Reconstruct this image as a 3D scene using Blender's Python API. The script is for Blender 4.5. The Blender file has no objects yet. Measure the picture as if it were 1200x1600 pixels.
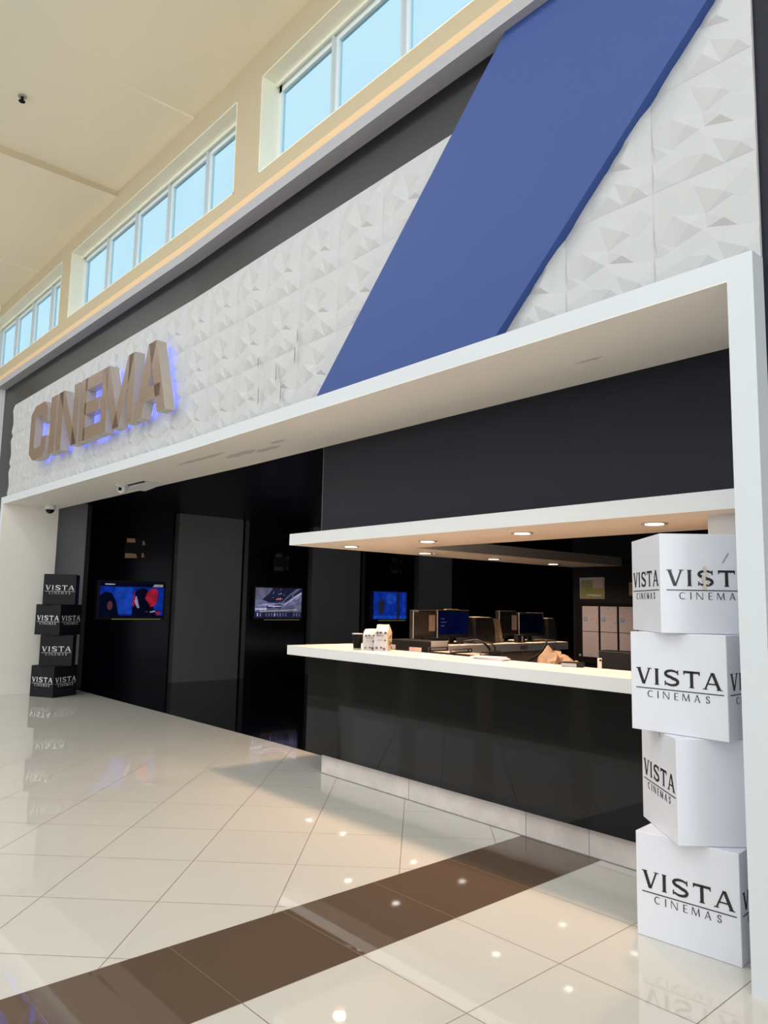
import bpy, bmesh, math, random
from mathutils import Vector, Matrix
from mathutils.geometry import delaunay_2d_cdt
random.seed(7)
SC = bpy.context.scene
COL = SC.collection

# ------------------------------------------------------------------ camera
cam_d = bpy.data.cameras.new('camera'); cam = bpy.data.objects.new('camera', cam_d); COL.objects.link(cam)
RT = Vector((0.65498667, 0.7553919, 0.0193787)); UP = Vector((0.07402607, -0.0896665, 0.99321703)); FW = Vector((-0.75200572, 0.64910939, 0.11464906))
cam.matrix_world = Matrix(((RT.x, UP.x, -FW.x, 0), (RT.y, UP.y, -FW.y, 0), (RT.z, UP.z, -FW.z, 1.5), (0, 0, 0, 1)))
cam_d.sensor_fit = 'VERTICAL'; cam_d.sensor_height = 32.0; cam_d.lens = 1158.65 / 1600 * 32.0
cam_d.shift_y = 9.335 / 1600; cam_d.clip_start = .05; cam_d.clip_end = 400
SC.camera = cam

# ------------------------------------------------------------------ view, world, large lights
vs = SC.view_settings
vs.view_transform = 'Standard'; vs.look = 'None'; vs.gamma = 1.0; vs.use_curve_mapping = False
vs.exposure = 0.0
SC.cycles.use_denoising = True
SC.cycles.max_bounces = 8; SC.cycles.diffuse_bounces = 5; SC.cycles.glossy_bounces = 5
SC.cycles.sample_clamp_indirect = 6.0
W = bpy.data.worlds.new('daylight'); SC.world = W; W.use_nodes = True
bg = W.node_tree.nodes['Background']; bg.inputs[0].default_value = (0.93, 0.985, 1.0, 1); bg.inputs[1].default_value = 1.08


def area(name, loc, direction, sx, sy, power, color):
    l = bpy.data.lights.new(name, 'AREA'); l.shape = 'RECTANGLE'; l.size = sx; l.size_y = sy
    l.energy = power; l.color = color
    o = bpy.data.objects.new(name, l); COL.objects.link(o); o.location = loc
    o.rotation_euler = Vector(direction).to_track_quat('-Z', 'Z').to_euler()
    return o


# unseen fill lamps added to brighten the front
area('added_overhead_fill', (-5.5, -2.9, 6.90), (0, .10, -1), 30, 3.6, 700, (.90, .95, 1.0))  # fill lamp added overhead; the ceiling has no opening here
area('added_ceiling_strip', (-6.0, .2, 6.90), (0, .25, -1), 26, 1.0, 300, (.90, .95, 1.0))  # second added lamp, nearer the wall to deepen the ledge shadow
area('added_side_fill', (12.5, -3.2, 2.7), (-1, .12, .02), 9, 4.4, 560, (.93, .965, 1.0))  # side fill added to lift the left column, pier and letter sides
area('added_front_fill', (-6.0, -12.2, 4.4), (0, 1, .10), 40, 3.0, 600, (.90, .95, 1.0))  # frontal fill added for even light on facade and ceiling

# ------------------------------------------------------------------ materials
MATS = {}


def mat(name, col, rough=.5, metal=0., spec=.5, noise=0., nscale=3., bump=0., bscale=30., emis=None, estr=0., coat=0.):
    if name in MATS: return MATS[name]
    m = bpy.data.materials.new(name); m.use_nodes = True; nt = m.node_tree; b = nt.nodes['Principled BSDF']
    b.inputs['Base Color'].default_value = (*col, 1); b.inputs['Roughness'].default_value = rough
    b.inputs['Metallic'].default_value = metal; b.inputs['Specular IOR Level'].default_value = spec
    b.inputs['Coat Weight'].default_value = coat
    if emis: b.inputs['Emission Color'].default_value = (*emis, 1); b.inputs['Emission Strength'].default_value = estr
    tc = nt.nodes.new('ShaderNodeTexCoord')
    if noise or True:
        n = nt.nodes.new('ShaderNodeTexNoise'); n.inputs['Scale'].default_value = nscale; n.inputs['Detail'].default_value = 4
        nt.links.new(tc.outputs['Object'], n.inputs['Vector'])
        mx = nt.nodes.new('ShaderNodeMix'); mx.data_type = 'RGBA'
        k = noise
        mx.inputs[6].default_value = tuple(max(0, c * (1 - k)) for c in col) + (1,)
        mx.inputs[7].default_value = tuple(min(1, c * (1 + k)) for c in col) + (1,)
        nt.links.new(n.outputs['Fac'], mx.inputs[0]); nt.links.new(mx.outputs[2], b.inputs['Base Color'])
    if bump:
        n2 = nt.nodes.new('ShaderNodeTexNoise'); n2.inputs['Scale'].default_value = bscale; n2.inputs['Detail'].default_value = 3
        nt.links.new(tc.outputs['Object'], n2.inputs['Vector'])
        bp = nt.nodes.new('ShaderNodeBump'); bp.inputs['Strength'].default_value = bump; bp.inputs['Distance'].default_value = .01
        nt.links.new(n2.outputs['Fac'], bp.inputs['Height']); nt.links.new(bp.outputs['Normal'], b.inputs['Normal'])
    MATS[name] = m
    return m


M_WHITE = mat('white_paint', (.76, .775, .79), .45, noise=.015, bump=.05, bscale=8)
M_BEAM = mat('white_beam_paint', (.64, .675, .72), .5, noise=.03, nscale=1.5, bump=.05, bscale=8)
M_UNDER = mat('canopy_underside_glow_tint', (.86, .745, .62), .6, noise=.02)  # white canopy tinted tan: the warm downlight glow is put into the colour
M_BEAM_LIT = mat('beam_paint_lightened', (.88, .84, .78), .6, noise=.03, nscale=1.2)  # beam paint made lighter: bounce light put into the colour
M_LEDGE = mat('ledge_paint', (.39, .385, .42), .5, noise=.03)
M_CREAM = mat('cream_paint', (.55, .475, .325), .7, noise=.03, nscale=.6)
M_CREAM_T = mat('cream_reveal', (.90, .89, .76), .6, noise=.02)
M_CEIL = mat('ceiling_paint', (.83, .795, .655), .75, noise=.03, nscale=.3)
M_RELIEF = mat('relief_plaster', (.52, .525, .54), .5, noise=.03, nscale=2.5)
M_BLUE = mat('blue_paint', (.030, .070, .26), .55, noise=.03, nscale=1.2, spec=.4)
M_BAND = mat('charcoal_band', (.010, .0095, .012), .3, spec=.3, noise=.15, nscale=2, bump=.06, bscale=3)
M_FASCIA = mat('dark_fascia', (.007, .008, .017), .5, spec=.28, noise=.08, nscale=1.5)
M_BLACK = mat('black_wall', (.003, .003, .006), .35, spec=.15, noise=.1)
M_PILAS = mat('grey_pilaster', (.115, .112, .108), .4, noise=.18, nscale=2, bump=.05, bscale=20)
M_PIER = mat('pier_grey', (.27, .275, .285), .3, noise=.15, nscale=3)
M_GLASSBLK = mat('black_glass', (.004, .004, .0045), .035, noise=.1, spec=.22)
M_NICHE = mat('niche_panel', (.002, .002, .005), .12, spec=.12)
M_HALLFL = mat('hall_floor_black', (.003, .003, .006), .06, spec=.3)
M_STRIP = mat('niche_edge', (.016, .017, .021), .3)
M_STONE = mat('plinth_stone', (.66, .59, .565), .18, noise=.22, nscale=7)
M_CTOP = mat('countertop_white', (.77, .77, .77), .25, noise=.01)
M_BOXW = mat('white_box_board', (.75, .765, .84), .42, noise=.015, nscale=2)
M_BOXB = mat('black_box_board', (.006, .007, .010), .5, spec=.25, noise=.06)
M_INK = mat('black_ink', (.010, .010, .012), .4)
M_INKW = mat('white_ink', (.78, .78, .78), .4)
M_INKG = mat('grey_white_ink', (.5, .5, .5), .4)
M_BRONZE = mat('bronze_mirror', (.25, .17, .122), .25, metal=.2, spec=.3, noise=.02)
M_STEEL = mat('brushed_bronze_side', (.47, .42, .36), .4, metal=.15, noise=.08, nscale=6)
M_HALO = mat('halo_led', (.1, .1, .3), .5, emis=(.16, .20, 1.0), estr=4)
M_LAMP = mat('lamp_lens', (1, 1, 1), .4, emis=(1.0, .88, .70), estr=5)
M_MLAMP = mat('mall_lamp_lens', (1, 1, 1), .4, emis=(1.0, .95, .86), estr=230)
M_COVE = mat('cove_strip', (1, .9, .8), .5, emis=(1.0, .47, .14), estr=5.5)
M_CHROME = mat('trim_ring', (.75, .72, .68), .3, metal=.6)
M_DARKP = mat('dark_plastic', (.010, .010, .012), .5, spec=.2, noise=.05)
M_GREYP = mat('grey_plastic', (.010, .010, .011), .8, spec=.08, noise=.05)
M_LITEP = mat('pale_plastic', (.36, .36, .36), .5)
M_PAPER = mat('paper', (.36, .34, .40), .7, noise=.04)
M_PAPERW = mat('paper_white', (.78, .70, .70), .7)
M_TAN = mat('tan_paper', (.30, .215, .15), .75, noise=.12, nscale=14, bump=.2)
M_INKB = mat('blue_print', (.12, .22, .42), .6)
M_INKL = mat('grey_print', (.30, .26, .27), .6)
M_GREEN = mat('olive_print', (.16, .17, .02), .5, noise=.5, nscale=14)
M_PINKP = mat('pinkish_print', (.5, .36, .34), .6, noise=.2, nscale=30)
M_BOARD = mat('notice_board', (.006, .006, .008), .8, spec=.1)
M_OFFICE = mat('office_wall', (.005, .0045, .006), .7, spec=.2, noise=.1)
M_BEIGE = mat('counter_inner', (.60, .47, .37), .45, noise=.03)
M_CABLE = mat('black_cable', (.012, .012, .012), .5)
M_SILVER = mat('alu_mullion', (.62, .68, .72), .35, metal=.1)
M_FRAMEBLUE = mat('window_frame_pale', (.86, .94, .97), .4)
M_SCUFF = mat('bare_card', (.62, .55, .44), .8, noise=.3, nscale=30)
M_SCUFF_EDGE = mat('grey_scrape_and_lit_edge', (.22, .22, .23), .6)
M_LED = mat('gold_line', (.4, .3, .1), .4, emis=(.8, .6, .15), estr=.25)
M_FRAME = mat('dark_window_trim', (.03, .03, .035), .4)


def emat(name, col, s=1.):
    if name in MATS: return MATS[name]
    m = bpy.data.materials.new(name); m.use_nodes = True; nt = m.node_tree; nt.nodes.clear()
    e = nt.nodes.new('ShaderNodeEmission'); e.inputs[0].default_value = (*col, 1); e.inputs[1].default_value = s
    n = nt.nodes.new('ShaderNodeTexNoise'); n.inputs['Scale'].default_value = 9; n.inputs['Detail'].default_value = 5
    tc = nt.nodes.new('ShaderNodeTexCoord'); nt.links.new(tc.outputs['Object'], n.inputs[0])
    mr = nt.nodes.new('ShaderNodeMapRange'); mr.inputs[1].default_value = .35; mr.inputs[2].default_value = .65
    mr.inputs[3].default_value = .68 * s; mr.inputs[4].default_value = 1.2 * s
    nt.links.new(n.outputs['Fac'], mr.inputs[0]); nt.links.new(mr.outputs[0], e.inputs[1])
    o = nt.nodes.new('ShaderNodeOutputMaterial'); nt.links.new(e.outputs[0], o.inputs[0]); MATS[name] = m
    return m


def glass_mat():
    m = bpy.data.materials.new('tinted_pane'); m.use_nodes = True; nt = m.node_tree; nt.nodes.clear()
    t = nt.nodes.new('ShaderNodeBsdfTransparent'); pass
    g = nt.nodes.new('ShaderNodeBsdfGlossy'); g.inputs['Roughness'].default_value = .1
    n = nt.nodes.new('ShaderNodeTexNoise'); n.inputs['Scale'].default_value = .8
    tc = nt.nodes.new('ShaderNodeTexCoord'); nt.links.new(tc.outputs['Object'], n.inputs[0])
    mr = nt.nodes.new('ShaderNodeMix'); mr.data_type = 'RGBA'
    mr.inputs[6].default_value = (.69, .875, .965, 1); mr.inputs[7].default_value = (.79, .92, .97, 1)
    nt.links.new(n.outputs['Fac'], mr.inputs[0]); nt.links.new(mr.outputs[2], t.inputs[0])
    mx = nt.nodes.new('ShaderNodeMixShader'); mx.inputs[0].default_value = .03
    nt.links.new(t.outputs[0], mx.inputs[1]); nt.links.new(g.outputs[0], mx.inputs[2])
    o = nt.nodes.new('ShaderNodeOutputMaterial'); nt.links.new(mx.outputs[0], o.inputs[0])
    return m


M_PANE = glass_mat()

FLOOR_ROT = .024  # the paving runs a touch askew of the shop front


def tile_mat(name, col, grout, lines, gw=.0022, rough=.022, noise=.02, spec=.5):
    """lines: list of (angle of normal, offset, spacing)"""
    m = bpy.data.materials.new(name); m.use_nodes = True; nt = m.node_tree; b = nt.nodes['Principled BSDF']
    N = nt.nodes.new; L = nt.links.new
    b.inputs['Roughness'].default_value = rough; b.inputs['Specular IOR Level'].default_value = spec
    tc = N('ShaderNodeTexCoord'); sp = N('ShaderNodeSeparateXYZ'); L(tc.outputs['Object'], sp.inputs[0])
    prev = None; cell = None

    def mth(op, a, bb=None):
        n = N('ShaderNodeMath'); n.operation = op
        for i, v in enumerate((a, bb)):
            if v is None: continue
            if hasattr(v, 'is_output'): L(v, n.inputs[i])
            else: n.inputs[i].default_value = v
        return n.outputs[0]
    for ang, off, s in lines:
        c, d = math.cos(ang), math.sin(ang)
        t = mth('ADD', mth('MULTIPLY', sp.outputs[0], c), mth('MULTIPLY', sp.outputs[1], d))
        t = mth('DIVIDE', mth('SUBTRACT', t, off), s)
        fl = mth('FLOOR', mth('ADD', t, 0.0))
        fr = mth('ABSOLUTE', mth('SUBTRACT', mth('FRACT', mth('ADD', t, .5)), .5))
        ln = mth('LESS_THAN', fr, gw / s)
        prev = ln if prev is None else mth('MAXIMUM', prev, ln)
        cell = fl if cell is None else mth('ADD', mth('MULTIPLY', cell, 7.13), fl)
    wn = N('ShaderNodeTexWhiteNoise'); wn.noise_dimensions = '1D'; L(cell, wn.inputs['W'])
    nz = N('ShaderNodeTexNoise'); nz.inputs['Scale'].default_value = .9; L(tc.outputs['Object'], nz.inputs[0])
    f = mth('ADD', mth('MULTIPLY', wn.outputs['Value'], .5), mth('MULTIPLY', nz.outputs['Fac'], .5))
    cm = N('ShaderNodeMix'); cm.data_type = 'RGBA'
    cm.inputs[6].default_value = tuple(x * (1 - noise) for x in col) + (1,); cm.inputs[7].default_value = tuple(x * (1 + noise) for x in col) + (1,)
    L(f, cm.inputs[0])
    gm = N('ShaderNodeMix'); gm.data_type = 'RGBA'; L(prev, gm.inputs[0]); L(cm.outputs[2], gm.inputs[6]); gm.inputs[7].default_value = (*grout, 1)
    L(gm.outputs[2], b.inputs['Base Color'])
    rr = mth('ADD', mth('MULTIPLY', prev, .4), rough); L(rr, b.inputs['Roughness'])
    return m


A45 = math.pi / 4
M_TDIAG = tile_mat('cream_tiles_diagonal', (.64, .62, .575), (.20, .16, .13), [(A45, -1.284, .597), (3 * A45, 3.841, .594)])
M_TSQ = tile_mat('cream_tiles_square', (.64, .62, .575), (.20, .16, .13), [(0, -1.947, .592), (2 * A45, 2.223, .594)])
M_TBRN = tile_mat('brown_tiles', (.125, .085, .060), (.20, .15, .11), [(2 * A45, 2.223, .594)], gw=.0012)

# ------------------------------------------------------------------ helpers
BX, BS = -6.818, .027   # left of BX the front bends very slightly towards the mall


def bend(p): return Vector((p[0], p[1] + BS * min(0, p[0] - BX), p[2]))


class MB:
    def __init__(s): s.bm = bmesh.new(); s.mats = []

    def mi(s, m):
        if m not in s.mats: s.mats.append(m)
        return s.mats.index(m)

    def face(s, pts, m):
        f = s.bm.faces.new([s.bm.verts.new(p) for p in pts]); f.material_index = s.mi(m); return f

    def box(s, x0, x1, y0, y1, z0, z1, m, bev=0.):
        i = s.mi(m)
        r = bmesh.ops.create_cube(s.bm, size=1)
        vs = r['verts']
        for v in vs:
            v.co = Vector(((x0 + x1) / 2 + v.co.x * (x1 - x0), (y0 + y1) / 2 + v.co.y * (y1 - y0), (z0 + z1) / 2 + v.co.z * (z1 - z0)))
        fs = set(f for v in vs for f in v.link_faces)
        for f in fs: f.material_index = i
        if bev:
            es = list(set(e for v in vs for e in v.link_edges))
            rr = bmesh.ops.bevel(s.bm, geom=es, offset=bev, segments=2, affect='EDGES', profile=.5)
            for f in rr['faces']: f.material_index = i
        return s

    def prism(s, poly, axis, a, b, m):
        """poly 2-D outline in the two other axes, extruded from a to b along axis"""
        i = s.mi(m)

        def P(q, t):
            if axis == 1: return (q[0], t, q[1])
            if axis == 0: return (t, q[0], q[1])
            return (q[0], q[1], t)
        A = [s.bm.verts.new(P(q, a)) for q in poly]; B = [s.bm.verts.new(P(q, b)) for q in poly]
        fs = [s.bm.faces.new(A), s.bm.faces.new(B[::-1])]
        n = len(poly)
        for k in range(n): fs.append(s.bm.faces.new((A[k], B[k], B[(k + 1) % n], A[(k + 1) % n])))
        for f in fs: f.material_index = i
        return fs

    def cyl(s, c, r, h, m, axis=2, seg=24, r2=None):
        i = s.mi(m); r2 = r if r2 is None else r2
        rr = bmesh.ops.create_cone(s.bm, cap_ends=True, segments=seg, radius1=r, radius2=r2, depth=h)
        R = Matrix.Identity(4)
        if axis == 0: R = Matrix.Rotation(math.pi / 2, 4, 'Y')
        if axis == 1: R = Matrix.Rotation(math.pi / 2, 4, 'X')
        for v in rr['verts']: v.co = (R @ v.co) + Vector(c)
        for f in set(f for v in rr['verts'] for f in v.link_faces): f.material_index = i; f.smooth = len(f.verts) == 4
        return s

    def sphere(s, c, r, m, zs=1., half=None):
        i = s.mi(m)
        rr = bmesh.ops.create_uvsphere(s.bm, u_segments=24, v_segments=14, radius=r)
        for f in set(f for v in rr['verts'] for f in v.link_faces): f.material_index = i; f.smooth = True
        kill = []
        for v in rr['verts']:
            if half == 'low' and v.co.z > 1e-4: kill.append(v)
            v.co = Vector((v.co.x, v.co.y, v.co.z * zs)) + Vector(c)
        if kill: bmesh.ops.delete(s.bm, geom=kill, context='VERTS')
        return s

    def tube(s, pts, r, m, seg=8):
        i = s.mi(m); pts = [Vector(p) for p in pts]; rings = []
        for k, p in enumerate(pts):
            d = (pts[min(k + 1, len(pts) - 1)] - pts[max(k - 1, 0)]).normalized()
            a = d.cross(Vector((0, 0, 1)));
            if a.length < .05: a = d.cross(Vector((0, 1, 0)))
            a.normalize(); b = d.cross(a)
            rings.append([s.bm.verts.new(p + r * (math.cos(t * 2 * math.pi / seg) * a + math.sin(t * 2 * math.pi / seg) * b)) for t in range(seg)])
        for k in range(len(rings) - 1):
            for t in range(seg):
                f = s.bm.faces.new((rings[k][t], rings[k][(t + 1) % seg], rings[k + 1][(t + 1) % seg], rings[k + 1][t])); f.material_index = i; f.smooth = True
        for rg in (rings[0], rings[-1][::-1]): s.bm.faces.new(rg).material_index = i
        return s

    def build(s, name, parent=None, world=False, loc=None, rz=0.):
        if world:
            bmesh.ops.bisect_plane(s.bm, geom=s.bm.verts[:] + s.bm.edges[:] + s.bm.faces[:], plane_co=(BX, 0, 0), plane_no=(1, 0, 0))
            for v in s.bm.verts: v.co = bend(v.co)
        bmesh.ops.recalc_face_normals(s.bm, faces=s.bm.faces[:])
        me = bpy.data.meshes.new(name); s.bm.to_mesh(me); s.bm.free()
        for m in s.mats: me.materials.append(m)
        o = bpy.data.objects.new(name, me); COL.objects.link(o)
        if parent: o.parent = parent
        if loc is not None: o.location = loc
        o.rotation_euler.z = rz
        return o


def tag(o, label=None, cat=None, group=None, kind=None):
    for k, v in (('label', label), ('category', cat), ('group', group), ('kind', kind)):
        if v: o[k] = v
    return o


def struct(o, label=None):
    return tag(o, label, None, None, 'structure')


def thing(name, label, cat, loc=(0, 0, 0), rz=0, group=None, bent=True):
    o = bpy.data.objects.new(name, None); COL.objects.link(o); o.empty_display_size = .1
    o.location = bend(loc) if bent else loc
    o.rotation_euler = (0, 0, rz + (BS if bent and loc[0] < BX else 0))
    return tag(o, label, cat, group)


def copy_tree(o, parent=None):
    c = o.copy(); COL.objects.link(c); c.parent = parent
    for ch in list(o.children): copy_tree(ch, c)
    return c


# ------------------------------------------------------------------ glyphs
def offset_poly(pts, w):
    """mitred ribbon quads along a polyline, w = list or number"""
    n = len(pts); P = [Vector(p) for p in pts]; ws = w if isinstance(w, (list, tuple)) else [w] * n
    L, R = [], []
    for k in range(n):
        d0 = (P[k] - P[k - 1]).normalized() if k else None
        d1 = (P[k + 1] - P[k]).normalized() if k < n - 1 else None
        d = (d0 + d1).normalized() if d0 and d1 else (d0 or d1)
        nrm = Vector((-d.y, d.x)); base = d1 or d0; bn = Vector((-base.y, base.x))
        sc = 1 / max(.5, nrm.dot(bn))
        L.append(P[k] + nrm * ws[k] / 2 * sc); R.append(P[k] - nrm * ws[k] / 2 * sc)
    return [[L[k], R[k], R[k + 1], L[k + 1]] for k in range(n - 1)]


def para(x0, x1, w, z0=0., z1=1.): return [Vector((x0, z0)), Vector((x0 + w, z0)), Vector((x1 + w, z1)), Vector((x1, z1))]


def arc(cx, cy, rx, ry, a0, a1, n=9):
    return [(cx + rx * math.cos(math.radians(a0 + (a1 - a0) * k / n)), cy + ry * math.sin(math.radians(a0 + (a1 - a0) * k / n))) for k in range(n + 1)]


def glyph(ch, W, t, th, sf):
    """polygons of a serifed capital of height 1, width W; t thick, th thin, sf serif height"""
    q = []
    ser = lambda cx, z, hw: [Vector((cx - hw, z)), Vector((cx + hw, z)), Vector((cx + hw, z + sf)), Vector((cx - hw, z + sf))]
    if ch == 'V':
        q += [para(W / 2 - t * .5, 0.05, t), para(W / 2 - th * .3, W - .05 - th, th), ser(.05 + t / 2, 1 - sf, t * .8), ser(W - .05 - th / 2, 1 - sf, t * .7)]
    elif ch == 'I':
        q += [para(W / 2 - t / 2, W / 2 - t / 2, t), ser(W / 2, 0, t * .72), ser(W / 2, 1 - sf, t * .72)]
    elif ch == 'T':
        q += [para(W / 2 - t / 2, W / 2 - t / 2, t), ser(W / 2, 0, t * .8), [Vector((0, .86)), Vector((W, .86)), Vector((W, 1)), Vector((0, 1))], [Vector((0, .76)), Vector((.05, .76)), Vector((.07, .9)), Vector((0, 1))], [Vector((W - .05, .76)), Vector((W, .76)), Vector((W, 1)), Vector((W - .07, .9))]]
    elif ch == 'A':
        q += [para(.05, W / 2 - t * .35, th), para(W - .05 - t, W / 2 - t * .5, t), [Vector((W * .25, .30)), Vector((W * .75, .30)), Vector((W * .75, .30 + th * .8)), Vector((W * .25, .30 + th * .8))], ser(.05 + th / 2, 0, t * .7), ser(W - .05 - t / 2, 0, t * .85)]
    elif ch == 'S':
        r = .25; pts = arc(W / 2, .745, W / 2 - t * .45, .195, 25, 180, 8) + arc(W / 2, .745, W / 2 - t * .45, .195, 195, 255, 3) + arc(W / 2, .265, W / 2 - t * .45, .205, 75, 15, 3) + arc(W / 2, .265, W / 2 - t * .45, .205, 0, -155, 8)
        n = len(pts); ws = [th * .8 + (t * .95 - th * .8) * math.sin(math.pi * k / (n - 1)) ** .6 for k in range(n)]
        q += offset_poly(pts, ws)
        q += [[Vector((W - .12, .70)), Vector((W - .05, .70)), Vector((W - .05, .98)), Vector((W - .12, .98))], [Vector((.03, .04)), Vector((.10, .04)), Vector((.10, .30)), Vector((.03, .30))]]
    elif ch == 'C':
        q += offset_poly(arc(W / 2 + .05, .5, W / 2, .46, 45, 315, 14), [th * .7 + (t - th * .7) * math.sin(math.pi * k / 14) for k in range(15)])
    elif ch == 'N':
        q += [para(.03, .03, th), para(W - .03 - th, W - .03 - th, th), para(W - .05 - t, .02, t)]
    elif ch == 'E':
        q += [para(.02, .02, t)] + [[Vector((.02, z)), Vector((W * k, z)), Vector((W * k, z + th)), Vector((.02, z + th))] for z, k in ((0, 1), (.5 - th / 2, .8), (1 - th, .95))]
    elif ch == 'M':
        q += [para(0, .08, th), para(W / 2 - th * .5, .08, t), para(W / 2 - th * .5, W - .08 - th, th), para(W - t, W - .1 - t, t)]
    return q


def logo_mb(k, m, u0=0., u1=1., thin=None):
    """two-line cinema wordmark on a k by k face lying in the plane y=0 facing -y, x and z from -k/2 to k/2"""
    mb = MB(); thin = thin or m

    def put(poly, x, z, sx, sz, mm, shear=0):
        pts = [((x + p.x * sx) * k - k / 2, (z + p.y * sz) * k - k / 2) for p in poly]
        mb.prism(pts, 1, -.0012, .0006, mm)
    H = .163; zb = .472
    for ch, x0, x1 in (('V', .065, .225), ('I', .258, .318), ('S', .368, .525), ('T', .570, .735), ('A', .768, .950)):
        W_ = (x1 - x0) / H
        t = {'V': .20, 'I': .19, 'S': .19, 'T': .19, 'A': .20}[ch]
        for g in glyph(ch, W_, t, .10, .05): put(g, x0, zb, H, H, m)
    mb.prism([(a * k - k / 2, b * k - k / 2) for a, b in ((.06, .427), (.965, .427), (.965, .436), (.06, .436))], 1, -.001, .0006, m)
    h = .070; zb2 = .340
    for ch, x0, x1 in (('C', .185, .245), ('I', .285, .310), ('N', .350, .418), ('E', .470, .512), ('M', .552, .628), ('A', .672, .735), ('S', .790, .828)):
        W_ = (x1 - x0) / h
        for g in glyph(ch, W_, .115, .06, .045): put(g, x0, zb2, h, h, thin)
    return mb


# ------------------------------------------------------------------ floor
Rf = Matrix.Rotation(FLOOR_ROT, 4, 'Z')
mb = MB()
uL, uR = -3.138, -2.540


def fq(u0, u1, v0, v1, m): mb.face([(u0, v0, 0), (u1, v0, 0), (u1, v1, 0), (u0, v1, 0)], m)


fq(-46, uL, -13, 6.2, M_TDIAG); fq(uL, uR, -13, 6.2, M_TBRN); fq(uR, 14, -13, 6.2, M_TSQ)
fl = mb.build('floor'); fl.rotation_euler.z = FLOOR_ROT; struct(fl, 'polished cream floor tiles with a brown tile band leading to the counter')
mb = MB(); mb.box(-16, -5.49, 4.49, 17, -.02, .004, M_HALLFL); struct(mb.build('floor_hall', world=True), 'glossy black floor inside the cinema hall')
mb = MB(); mb.box(-5.49, 3, 4.6, 8.6, -.02, .004, M_HALLFL); struct(mb.build('floor_office'), 'black floor behind the ticket counter')

# ------------------------------------------------------------------ ceiling of the mall
mb = MB()
mb.box(-7.53, 14, -12.6, 3.75, 7.03, 7.13, M_CEIL)
mb.prism([(3.75, 6.998), (2.5, 7.031), (2.5, 7.05), (3.75, 7.05)], 0, -9.65, -7.53, M_CEIL)
mb.box(-9.65, -7.53, -12.6, 3.75, 7.03, 7.13, M_CEIL)
mb.box(-9.65, -9.648, -12.6, 3.75, 6.935, 7.031, M_CREAM)  # darker skin paints the shade onto the step face
mb.box(-12.84, -9.65, -12.6, 3.75, 6.935, 7.13, M_CEIL)
mb.prism([(-15.0, 7.08), (-12.84, 7.08), (-12.84, 6.925), (-15.0, 6.935)], 1, -12.6, 3.75, M_CEIL)
mb.box(-46, -15.0, -12.6, 3.75, 6.86, 7.13, M_CEIL)
struct(mb.build('ceiling', world=True), 'cream painted mall ceiling with shallow steps')

# ------------------------------------------------------------------ upper wall with clerestory windows
YU = 3.5; ZS, ZH = 5.68, 6.715
wins = [(-16.5, -11.705), (-11.31, -6.535), (-6.05, -1.28), (-.88, 3.9)]
mb = MB()
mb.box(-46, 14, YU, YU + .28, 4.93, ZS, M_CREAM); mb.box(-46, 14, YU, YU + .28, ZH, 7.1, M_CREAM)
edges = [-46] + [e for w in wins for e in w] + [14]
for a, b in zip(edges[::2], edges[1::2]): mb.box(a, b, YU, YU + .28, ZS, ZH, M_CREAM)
struct(mb.build('wall_front', world=True), 'cream upper wall above the cinema front')
for k, (a, b) in enumerate(wins):
    root = bpy.data.objects.new('window_%d' % (k + 1), None); COL.objects.link(root); struct(root, 'clerestory window with pale tinted panes, number of five lights')
    root['label'] = ['far left clerestory window partly outside the photo', 'clerestory window with five panes above the metal letters', 'clerestory window above the middle of the facade', 'clerestory window out of view on the right'][k]
    rv = MB(); e = .012
    rv.box(a, a + e, YU - .002, YU + .27, ZS, ZH, M_CREAM_T); rv.box(b - e, b, YU - .002, YU + .27, ZS, ZH, M_CREAM_T)
    rv.box(a, b, YU - .002, YU + .27, ZH - e, ZH, M_CREAM_T); rv.box(a, b, YU - .002, YU + .27, ZS, ZS + e, M_CREAM_T)
    rv.box(a, b, YU + .15, YU + .17, ZH - .05, ZH - e, M_CREAM_T)
    rv.build('reveal', root, world=True)
    fr = MB(); yg = YU + .20; f = .045
    fr.box(a + e, b - e, yg, yg + .05, ZH - .05 - f, ZH - .002, M_FRAMEBLUE); fr.box(a + e, b - e, yg, yg + .05, ZS + e, ZS + e + f, M_FRAMEBLUE)
    fr.box(a + e, a + e + f, yg, yg + .05, ZS, ZH - .002, M_FRAMEBLUE); fr.box(b - e - f, b - e, yg, yg + .05, ZS, ZH - .002, M_FRAMEBLUE)
    fr.build('window_frame', root, world=True)
    w = (b - a) / 5
    for j in range(1, 5):
        mu = MB(); x = a + j * w
        mu.box(x - .012, x + .012, yg - .035, yg + .05, ZS + e, ZH - .05, M_SILVER); mu.box(x - .045, x + .045, yg + .002, yg + .048, ZS + e, ZH - .05, M_FRAMEBLUE)
        mu.build('mullion', root, world=True)
    g = MB(); g.box(a + e, b - e, yg + .022, yg + .028, ZS + e, ZH - .03, M_PANE); g.build('pane', root, world=True)

# ledge with cove light
mb = MB(); mb.box(-46, 14, 3.124, 3.30, 4.93, 5.03, M_LEDGE); mb.box(-46, 14, 3.28, 3.53, 4.93, 4.96, M_LEDGE)
struct(mb.build('trim_1', world=True), 'long grey white ledge under the clerestory windows')
mb = MB(); mb.box(-46, 14, 3.21, 3.245, 4.96, 5.195, mat('upstand_glow_tint', (.80, .56, .32), .6)); struct(mb.build('trim_9', world=True), 'thin upstand behind the ledge with the cove glow painted in peach')  # upstand carries the orange cove glow in its colour
mb = MB(); mb.box(-20, 4, 3.40, 3.44, 4.962, 4.985, M_COVE)
tag(mb.build('cove_light', world=True), 'warm glowing cove light strip hidden along the top of the ledge', 'light')

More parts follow.
